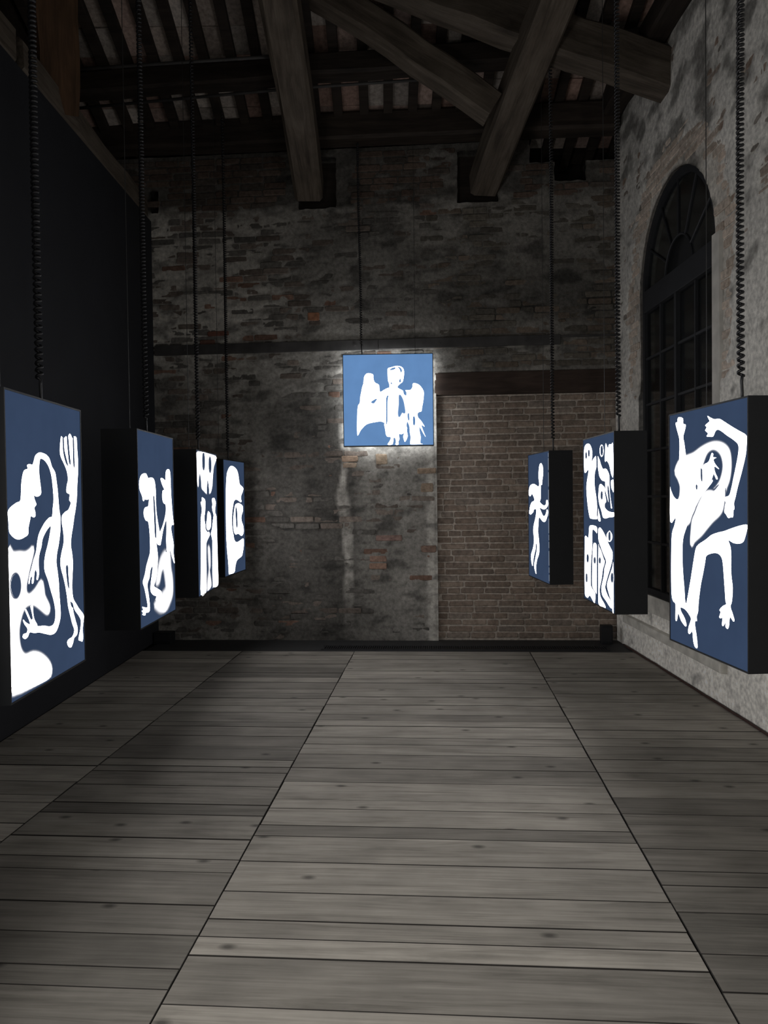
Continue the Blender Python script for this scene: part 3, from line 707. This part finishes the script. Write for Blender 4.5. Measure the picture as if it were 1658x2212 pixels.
def rw_col(x, z, h):
    t = rw_tone(x, z)
    c = lerp3((0.50, 0.465, 0.41), (0.64, 0.62, 0.575), sstep(0.0, 0.014, h) * 0.8 + 0.2)
    k = 0.18 * sstep(3.9, 4.6, z) - 0.04 * sstep(0.8, 0.4, z)
    sp = sstep(0.10 - k, 0.38 - k, fbm(x * 3.4, z * 5.0, 41.0, 6))       # spalled, sooty patches
    c = lerp3(c, (0.10, 0.096, 0.088), sp * 0.75)
    return tuple(v * t for v in c)
def rw_bc(x, z, rng):
    t = 0.7 + 0.4 * rw_tone(x, z)
    if rw_hole(x, z) < 0.4 and z > 2.0: c = rng.choice([(0.46, 0.39, 0.33), (0.42, 0.35, 0.29), (0.48, 0.41, 0.345)])
    else: c = rng.choice([(0.24, 0.20, 0.17), (0.26, 0.195, 0.155), (0.20, 0.18, 0.16), (0.30, 0.25, 0.21)])
    k = rng.uniform(0.8, 1.2); return tuple(v * t * k for v in c)
rng = random.Random(9)
xs = frange(0, 3.5, 0.025) + frange(3.5, 10.0, 0.13)[1:]
zs = frange(-0.04, 6.1, 0.026) + frange(6.1, 8.6, 0.25)[1:]
me = height_grid('wall_right', xs, zs, rw_hole, 0, rw_h, rw_col, reveal=0.16)
wall_right = tag(link('wall_right', me, loc=(RW_X, RW_Y, 0), rz=-math.pi / 2), 'tall side wall of old brick under pale patchy plaster', kind='structure')
bk = courses(0.0, 3.6, 0.0, 6.0, 0.071, 0.262, 0.012, rng)
lay_bricks(wall_right, bk, rw_h, rw_bc, rw_hole, lambda x, z, r: 0.010 + r.uniform(-0.004, 0.005), 290,
           lambda x, z, cov: (cov * 60 + x * 0.12) if (z < 5.3) else -9, 13)

# window_1: frame, transom, glazing bars and panes; local axes like the wall
win = tag(link('window_1', None, loc=(RW_X - 0.035, RW_Y, 0), rz=-math.pi / 2), 'tall arched window with dark metal glazing bars, added black board behind', kind='structure')
def arc(r, n=28, a0=0, a1=math.pi): return [(AC + r * math.cos(a0 + (a1 - a0) * i / n), AZ + r * math.sin(a0 + (a1 - a0) * i / n)) for i in range(n + 1)]
mb = MB()
y0, y1 = 0.055, 0.115
out_ = [(AC + AR, AB)] + arc(AR) + [(AC - AR, AB)]
in_ = [(AC + AR - 0.055, AB)] + arc(AR - 0.055) + [(AC - AR + 0.055, AB)]
V = []; F = []
for (a, b), (c, d) in zip(out_, in_): V += [(a, y0, b), (c, y0, d), (c, y1, d), (a, y1, b)]
for i in range(len(out_) - 1):
    for k in range(4): F.append((i*4+k, i*4+(k+1) % 4, i*4+4+(k+1) % 4, i*4+4+k))
mb.add(V, F); mb.box((AC - AR, y0, AB), (AC + AR, y1, AB + 0.05))
mb.build('window_frame', M['frame'], win)
mb = MB(); mb.box((AC - AR + 0.03, 0.045, 3.22), (AC + AR - 0.03, 0.12, 3.42), 0.006); mb.build('transom', M['frame'], win)
cols = [AC - AR + 0.055 + i * (2 * AR - 0.11) / 4 for i in range(5)]
rows_ = [AB + 0.05 + i * (3.22 - AB - 0.05) / 6 for i in range(7)]
for i in (1, 2, 3):
    w = 0.022 if i == 2 else 0.011
    mb = MB(); mb.box((cols[i] - w, 0.06 - (0.012 if i == 2 else 0), AB + 0.04), (cols[i] + w, 0.10, 3.23), 0.003); mb.build('glazing_bar', M['frame'], win)
for j in range(1, 6):
    mb = MB(); mb.box((cols[0], 0.063, rows_[j] - 0.011), (cols[4], 0.098, rows_[j] + 0.011), 0.003); mb.build('glazing_bar', M['frame'], win)
pane_me = None
for i in range(4):
    for j in range(6):
        if pane_me is None:
            mb = MB(); mb.box((0, 0, 0), (cols[1] - cols[0], 0.004, rows_[1] - rows_[0])); pane_me = mesh('pane', mb.v, mb.f, M['glass'])
        link('pane', pane_me, win, loc=(cols[i], 0.085, rows_[j]))
# fanlight: half-round inner bar and radial bars with curved heads
mb = MB(); mb.tube([(x, 0.08, z) for x, z in arc(0.30, 18)], 0.011, 6); mb.build('fan_bar', M['frame'], win)
for k in range(1, 6):
    a = math.pi * k / 6
    mb = MB(); mb.tube([(AC + 0.3 * math.cos(a), 0.08, AZ + 0.3 * math.sin(a)), (AC + (AR - 0.03) * math.cos(a), 0.08, AZ + (AR - 0.03) * math.sin(a))], 0.011, 6)
    mb.build('fan_bar', M['frame'], win)
for k in range(6):
    a0, a1 = math.pi * k / 6, math.pi * (k + 1) / 6
    p = arc(AR - 0.04, 5, a0, a1) + arc(0.30, 5, a1, a0)
    n = len(p)
    V = [(x, 0.085, z) for x, z in p] + [(x, 0.089, z) for x, z in p]
    F = [tuple(range(n)), tuple(range(2 * n - 1, n - 1, -1))] + [(i, (i + 1) % n, n + (i + 1) % n, n + i) for i in range(n)]
    link('pane', mesh('pane', V, F, M['glass']), win)
mb = MB(); mb.box((AC - AR - 0.1, 0.17, AB - 0.1), (AC + AR + 0.1, 0.20, AZ + AR + 0.1)); mb.build('added_black_board', M['pane_backing'], win)  # black board added behind the glass to keep world light out
# stone sill and ledge under the window
mb = MB(); mb.box((AC - 1.2, -0.07, 0.245), (AC + 1.05, 0.04, 0.325), 0.012)
tag(mb.build('trim_1', M['stone'], loc=(RW_X, RW_Y, 0), rz=-math.pi / 2), 'pale stone ledge along the right wall below the window', kind='structure')
mb = MB(); mb.box((AC - 0.86, -0.028, 0.44), (AC + 0.86, 0.12, 0.60), 0.012)
tag(mb.build('trim_2', M['stone'], loc=(RW_X, RW_Y, 0), rz=-math.pi / 2), 'worn grey stone window sill', kind='structure')
# pale smooth jamb strip on the near side
mb = MB()
zz = frange(0.62, 3.42, 0.14)
V = []; F = []
for i, z in enumerate(zz):
    w = 0.12 + 0.03 * noise.noise(Vector((z * 2.1, 0, 0)))
    V += [(AC + AR + 0.002, -0.026, z), (AC + AR + w, -0.024, z), (AC + AR + w + 0.01, 0.0, z), (AC + AR + 0.002, 0.04, z)]
for i in range(len(zz) - 1):
    for k in range(4): F.append((i*4+k, i*4+(k+1) % 4, i*4+4+(k+1) % 4, i*4+4+k))
F += [(0, 1, 2, 3)[::-1], tuple(len(V) - 4 + k for k in range(4))]
mb.add(V, F)
tag(mb.build('trim_3', M['jamb'], loc=(RW_X, RW_Y, 0), rz=-math.pi / 2), 'pale smooth plaster strip on the near window jamb', kind='structure')

# ---------------------------------------------------------------- left: black partition and the old wall behind it
mb = MB(); mb.box((-2.60, -1.5, 0.0), (-2.475, 8.37, 4.53))
tag(mb.build('wall_left', M['black_wall']), 'tall matt black partition wall', kind='structure')
mb = MB(); mb.box((-3.35, -1.5, 0.0), (-3.2, 8.9, 8.6))
tag(mb.build('wall_outer_left', M['joist']), 'dark outer wall above the black partition', kind='structure')

mb = MB(); mb.box((-3.35, 8.9, 0.0), (3.0, 9.0, 6.2))  # dark slab added so the world stays hidden behind the broken head
tag(mb.build('wall_head_backing', M['joist']), 'added dark backing behind the broken head of the end wall', kind='structure')

# ================================================================== roof
SL = 0.36
RA = math.atan(SL)
RZ0 = 5.40                                   # underside of the tiles at Y = 8.2
def roof_z(y): return RZ0 + SL * (8.2 - y)
mb = MB()
ya, yb = 8.75, -1.5
x0, x1 = -3.35, 2.75
V = []
for y in (ya, yb):
    for x in (x0, x1):
        V += [(x, y, roof_z(y) + 0.05), (x, y, roof_z(y) + 0.12)]
mb.add(V, [(0, 4, 6, 2), (1, 3, 7, 5), (0, 2, 3, 1), (4, 5, 7, 6), (0, 1, 5, 4), (2, 6, 7, 3)])
ceiling = tag(mb.build('ceiling', M['joist']), 'sloping timber roof with terracotta tiles laid between dark joists', kind='structure')
rng = random.Random(17)
mb = MB(); mb.box((-0.112, -0.148, 0), (0.112, 0.148, 0.025), 0.004); tile_me = mesh('tile', mb.v, mb.f, M['roof_tile'])
mb = MB(); mb.box((-0.046, -2.4, -0.075), (0.046, 0.6, 0.0), 0.006)
joist_me = mesh('joist', mb.v, mb.f, M['joist'])
ncol = 0
x = -3.1
while x < 2.6:
    j = link('joist', joist_me, ceiling, loc=(x + rng.uniform(-0.012, 0.012), 8.15, roof_z(8.15)))
    j.rotation_euler = (-RA, 0, rng.uniform(-0.006, 0.006))
    for r in range(9):
        d = 0.30 * r - 0.3
        y = 8.2 - (d + 0.15) * math.cos(RA)
        t = link('tile', tile_me, ceiling, loc=(x + 0.1225, y, roof_z(y) + 0.004 + rng.uniform(0, 0.01)))
        t.rotation_euler = (-RA, rng.uniform(-0.02, 0.02), rng.uniform(-0.02, 0.02))
        k = rng.uniform(0.6, 1.3)
        c = rng.choice([(0.38, 0.28, 0.24), (0.42, 0.37, 0.33), (0.33, 0.22, 0.18), (0.36, 0.30, 0.26)])
        t.color = (c[0] * k, c[1] * k, c[2] * k, 1)
    x += 0.245

def timber(name, p, q, w, h, mat, label, cat='beam', seed=1, wob=0.012, n=9, sink=None):
    """squared old beam from p to q (axis points), width w, depth h, slightly irregular"""
    rg = random.Random(seed)
    p, q = Vector(p), Vector(q)
    ax = (q - p); Lh = ax.length; ax.normalize()
    side = ax.cross(Vector((0, 0, 1))).normalized(); up = side.cross(ax)
    V = []; F = []
    ch = 0.12 * min(w, h)
    for i in range(n + 1):
        t = Lh * i / n
        prof = [(-w/2+ch, -h/2), (w/2-ch, -h/2), (w/2, -h/2+ch), (w/2, h/2-ch), (w/2-ch, h/2), (-w/2+ch, h/2), (-w/2, h/2-ch), (-w/2, -h/2+ch)]
        ox, oz = rg.uniform(-wob, wob), rg.uniform(-wob, wob)
        for a, b in prof:
            V.append((t - Lh / 2, a + ox + rg.uniform(-wob, wob) * 0.4, b + oz + rg.uniform(-wob, wob) * 0.4))
    for i in range(n):
        for k in range(8):
            F.append((i*8+k, i*8+8+k, i*8+8+(k+1) % 8, i*8+(k+1) % 8))
    F += [tuple(range(8)), tuple(n*8 + k for k in range(7, -1, -1))]
    o = link(name, mesh(name, V, F, mat))
    R = Matrix((ax, -side, up)).transposed()
    o.matrix_world = Matrix.Translation((p + q) / 2) @ R.to_4x4()
    return tag(o, label, cat)

timber('roof_beam', (-0.745, 8.24, 4.80), (-0.83, 3.6, 6.47), 0.30, 0.30, M['beam'], 'weathered squared roof beam left of the two that run into the end wall', seed=3)
timber('roof_beam', (1.08, 8.13, 4.78), (1.72, 3.6, 6.13), 0.29, 0.28, M['beam'], 'weathered squared roof beam right of the two that run into the end wall', seed=5)
timber('roof_brace', (1.02, 6.95, 4.99), (-0.95, 6.75, 6.22), 0.22, 0.26, M['beam'], 'slanting roof brace rising to the left between the two beams', seed=7)
timber('roof_beam', (2.50, 6.62, 5.06), (0.0, 6.55, 5.93), 0.26, 0.36, M['beam'], 'thick roof beam whose end rests against the right wall above the arch', seed=8)
timber('wall_plate', (2.33, 8.0, 5.40), (2.33, 4.2, 5.46), 0.2, 0.2, M['joist'], 'dark timber running along the top of the right wall', seed=9)
timber('wall_plate', (-3.1, 8.25, 5.34), (2.4, 7.86, 5.34), 0.24, 0.28, M['joist'], 'dark timber plate lying on the head of the end wall', seed=10)
timber('purlin', (-3.1, 7.45, 5.47), (2.42, 7.05, 5.60), 0.2, 0.2, M['joist'], 'dark cross purlin carrying the joists under the tiles', seed=11)
timber('purlin', (-3.1, 6.35, 5.86), (2.42, 5.98, 5.98), 0.22, 0.22, M['joist'], 'dark upper cross purlin near the top of the picture', seed=12)
timber('wall_plate', (-2.60, 8.3, 4.655), (-2.60, 5.45, 4.655), 0.24, 0.24, M['beam'], 'brown timber plate lying along the top of the black wall', seed=14)
timber('wall_plate', (-2.62, 5.35, 4.68), (-2.62, 1.5, 4.68), 0.24, 0.26, M['beam'], 'nearer brown timber plate on the black wall at the upper left corner', seed=15)
timber('roof_brace', (-2.58, 6.25, 4.66), (-2.20, 5.35, 6.36), 0.32, 0.3, M['strut'], 'orange brown roof brace rising from the plate on the black wall', 'brace', seed=16)

def rod(label, pts, r=0.014):
    mb = MB(); mb.tube(pts, r, 8)
    return tag(mb.build('tie_rod', M['steel'], smooth=True), label, 'rod')
rod('thin dark rod under the roof, the upper of two left of the beams', [(-3.1, 6.95, 5.36), (-0.9, 6.75, 5.36)])
rod('thin dark rod under the roof, the lower and longer of two', [(-3.1, 7.45, 5.27), (-0.75, 7.25, 5.35), (0.9, 7.1, 5.36)])

# ================================================================== light boxes
BW_, BH_, BD_ = 0.74, 1.12, 0.20
def print_mesh(polys, W, H, mat, name):
    V = []; F = []; INK = []
    lay = 0
    for kind, pts in polys:
        lay += 1
        y = -0.0012 - 0.00025 * lay
        pp = [(u / 1000 * W - W / 2, v / 1000 * H - H / 2) for u, v in pts]
        p = catmull(pp, 3)
        q = [Vector(a) for a in p]
        res = geometry.delaunay_2d_cdt(q, [], [list(range(len(q)))], 1, 1e-6)
        vv, ff = res[0], res[2]
        n = len(V)
        ink = {'w': 1.0, 's': 1.0, 'm': 0.55, 'd': 0.0}[kind]
        V += [(a.x, y, a.y) for a in vv]; INK += [ink] * len(vv)
        F += [tuple(i + n for i in f) for f in ff]
        if kind in 'smd' and not (kind == 'd' and len(pts) < 8):
            # feathered rim
            wd = {'s': 0.022, 'm': 0.035, 'd': 0.012}[kind]
            area = sum(p[i-1][0] * p[i][1] - p[i][0] * p[i-1][1] for i in range(len(p)))
            sg = 1 if area > 0 else -1
            n = len(V); m = len(p)
            yr = y + 0.0001 if kind == 'd' else -0.0006 - 0.00002 * lay
            for i in range(m):
                t = Vector((p[(i+1) % m][0] - p[i-1][0], p[(i+1) % m][1] - p[i-1][1]))
                t = t.normalized() if t.length > 1e-9 else Vector((1, 0))
                nn = Vector((t.y, -t.x)) * sg
                x2 = max(-W/2 + 0.004, min(W/2 - 0.004, p[i][0] + nn.x * wd)); z2 = max(-H/2 + 0.004, min(H/2 - 0.004, p[i][1] + nn.y * wd))
                V += [(p[i][0], yr, p[i][1]), (x2, yr, z2)]
                INK += [ink, 0.0 if kind != 'd' else 0.9]
            for i in range(m):
                j = (i + 1) % m
                F.append((n + 2*i, n + 2*i + 1, n + 2*j + 1, n + 2*j))
    me = mesh(name, V, F, mat)
    at = me.attributes.new('ink', 'FLOAT', 'POINT'); at.data.foreach_set('value', INK)
    return me

def coil_points(x, y, z0, z1, r, pitch, seg=10):
    pts = []
    n = int((z1 - z0) / pitch * seg)
    z = z0; a = 0.0
    while z < z1:
        sway = 0.006 * math.sin(z * 2.1 + x * 5)
        pts.append((x + sway + r * math.cos(a), y + r * math.sin(a), z))
        a += 2 * math.pi / seg
        z += pitch / seg * (1.0 + 0.18 * math.sin(z * 1.7 + y))
    return pts

def light_box(key, centre, rz, label, W=BW_, H=BH_, D=BD_, blue=(0.035, 0.056, 0.106), white=WHITE, cx=0.13, wx=-0.18, coil_r=0.0115, rear=False, pitch=0.025, cr=0.0068, top=None, leak=False):  # side film blue is dimmed: grazing-angle falloff put into its colour
    root = link('light_box', None, loc=(centre[0], centre[1], centre[2] - H / 2), rz=rz)
    tag(root, label, 'light box', 'hanging light boxes with white figures')
    zc = H / 2
    # casing: a shell with a narrow rim round the film, front at y=0
    mb = MB(); t = 0.007
    a, b = W / 2, H / 2
    ring = lambda w, h, y: [(-w, y, zc - h), (w, y, zc - h), (w, y, zc + h), (-w, y, zc + h)]
    V = ring(a, b, D) + ring(a, b, 0.0) + ring(a - t, b - t, 0.0) + ring(a - t, b - t, 0.012)
    F = [] if rear else [(3, 2, 1, 0)]
    for k in range(3):
        for i in range(4):
            j = (i + 1) % 4
            F.append((k*4+i, k*4+j, k*4+4+j, k*4+4+i))
    if rear:
        V += ring(a - t, b - t, D) ; F += [(i, 16 + i, 16 + (i+1) % 4, (i+1) % 4) for i in range(4)]
    mb.add(V, F)
    mb.build('casing', M['casing'], root)
    fm = film('film ' + key, blue, white)
    mb = MB(); mb.box((-a + t, 0.0025, zc - b + t), (a - t, 0.006, zc + b - t))
    panel = mb.build('film_panel', fm, root)
    at = panel.data.attributes.new('ink', 'FLOAT', 'POINT'); at.data.foreach_set('value', [0.0] * len(panel.data.vertices))
    fig = link('printed_figure', print_mesh(PRINTS[key], W - 2 * t, H - 2 * t, fm, 'printed_figure'), panel, loc=(0, 0.003, zc))
    if leak:
        # light showing through the joint between film and rim on the near edge
        rg = random.Random(4); mb = MB(); z = zc - b + 0.03
        while z < zc + b - 0.05:
            l = rg.uniform(0.03, 0.13); w = rg.uniform(0.004, 0.009)
            mb.box((a - t - 0.004 - w, -0.0035, z), (a - t - 0.004, 0.002, min(z + l, zc + b - 0.02))); z += l + rg.uniform(0.006, 0.03)
        mb.build('edge_gap', M['leak'], root)
    if rear:
        mb = MB(); mb.box((-a + t, D - 0.006, zc - b + t), (a - t, D - 0.003, zc + b - t))
        rp = mb.build('rear_diffuser', M['backfilm'], root)
        at = rp.data.attributes.new('ink', 'FLOAT', 'POINT'); at.data.foreach_set('value', [0.0] * len(rp.data.vertices))
    # suspension: a thin steel wire and a coiled power cable up to the roof
    wy = D / 2
    def world_y(lx): return centre[1] + math.sin(rz) * lx + math.cos(rz) * wy
    ztop = lambda lx: (top if top else roof_z(world_y(lx)) - 0.08) - (centre[2] - H / 2)
    mb = MB(); mb.tube([(wx, wy, H - 0.002), (wx, wy, ztop(wx))], 0.0022, 5); mb.build('suspension_wire', M['wire'], root)
    mb = MB(); mb.box((wx - 0.012, wy - 0.012, H - 0.001), (wx + 0.012, wy + 0.012, H + 0.012), 0.002); mb.build('wire_clamp', M['casing'], root)
    z1 = ztop(cx)
    zs_ = H + 0.11
    pts = [(cx + 0.012, wy, H - 0.005), (cx + 0.010, wy, H + 0.05), (cx + 0.006, wy, zs_ - 0.02)] + coil_points(cx, wy, zs_, z1, coil_r, pitch)
    mb = MB(); mb.tube(pts, cr, 5); mb.build('coiled_cable', M['cable'], root, smooth=True)
    return root

def side_box(key, near, far, zc, label, **kw):
    near, far = Vector(near), Vector(far)
    mid = (near + far) / 2
    d = (far - near).normalized() if key[0] == 'L' else (near - far).normalized()
    light_box(key, (mid.x, mid.y, zc), math.atan2(d.y, d.x), label, **kw)

side_box('L1', (-1.322, 2.702), (-1.344, 3.426), 1.383, 'nearest light box on the left, tall white figure with raised hand and blob shapes', cx=0.18)
side_box('L2', (-1.360, 4.261), (-1.363, 5.000), 1.374, 'second light box from the left edge, two white figures holding hands')
side_box('L3', (-1.403, 5.772), (-1.411, 6.532), 1.351, 'third light box on the left, white mask above two raised arms', top=5.77)
side_box('L4', (-1.505, 7.286), (-1.447, 7.959), 1.347, 'farthest light box on the left, large white face profile with curled hand', top=5.40)
side_box('R1', (1.458, 3.101), (1.417, 3.800), 1.370, 'nearest light box on the right, long white arms and hands reaching up and down')
side_box('R2', (1.401, 4.671), (1.403, 5.422), 1.362, 'middle light box on the right, crowded white limbs in two rows', top=5.62)
side_box('R3', (1.375, 6.360), (1.336, 7.165), 1.343, 'farthest light box on the right, single thin white figure with raised arm', top=5.24, leak=True)
light_box('C', (0.057, 7.965, 2.530), math.radians(-1.2), 'square bright blue light box on the end wall, white winged child figure', W=0.935, H=0.95, D=0.12,
          blue=(0.125, 0.255, 0.50), cx=-0.28, wx=0.285, rear=True, coil_r=0.009, pitch=0.022, cr=0.006, top=5.19)

# ================================================================== floor channel, small boxes, cord
root = tag(link('floor_channel', None, loc=(0, 0, 0), rz=-TH), 'black floor channel with a grating strip along the end wall', 'floor channel')
mb = MB()
mb.add([(-3.02, 7.568, -0.036), (1.85, 7.568, -0.036), (1.85, 8.20, -0.036), (-3.02, 8.20, -0.036),
        (-3.02, 7.568, -0.006), (1.85, 7.568, -0.006), (1.85, 8.20, -0.006), (-3.02, 8.20, -0.006)],
       [(0,3,2,1),(4,5,6,7),(0,1,5,4),(1,2,6,5),(2,3,7,6),(3,0,4,7)])
mb.build('cover_plate', M['tray'], root)
mb = MB(); s = -1.2
while s < 1.62:
    mb.box((s, 7.66, -0.006), (s + 0.011, 7.82, 0.004)); s += 0.022
tag(mb.build('grating_bars', M['grate'], root), kind='stuff')
mb = MB(); mb.box((-1.22, 7.645, -0.006), (1.64, 7.66, 0.006)); mb.box((-1.22, 7.82, -0.006), (1.64, 7.835, 0.006)); mb.build('grating_rim', M['grate'], root)

def small_box(name, x, y, w, d, h, rz, label):
    r = tag(link(name, None, loc=(x, y, 0), rz=rz), label, 'box')
    mb = MB(); mb.box((-w/2, -d/2, -0.005), (w/2, d/2, h), 0.006); mb.build('housing', M['casing'], r)
    mb = MB(); mb.box((-w/2 + 0.012, -d/2 - 0.004, 0.02), (w/2 - 0.012, -d/2 + 0.002, h - 0.02), 0.002); mb.build('front_plate', M['cable'], r)
    return r
small_box('floor_box', 2.27, 7.88, 0.115, 0.10, 0.185, BW_ANG, 'small black floor box standing before the bricked doorway by the right corner')
small_box('floor_box', -2.365, 8.2, 0.19, 0.14, 0.115, BW_ANG, 'low black box on the floor beside the far end of the black wall')

pts = []
for i in range(70):
    y = 7.75 - i * 0.07
    pts.append((2.405 + 0.012 * noise.noise(Vector((y * 3, 0, 2))), y, 0.008 + 0.006 * max(0, noise.noise(Vector((y * 4, 5, 0))))))
mb = MB(); mb.tube(pts, 0.008, 6)
tag(mb.build('power_cord', M['cord'], smooth=True), 'dark red cord lying along the foot of the right wall', 'cord')
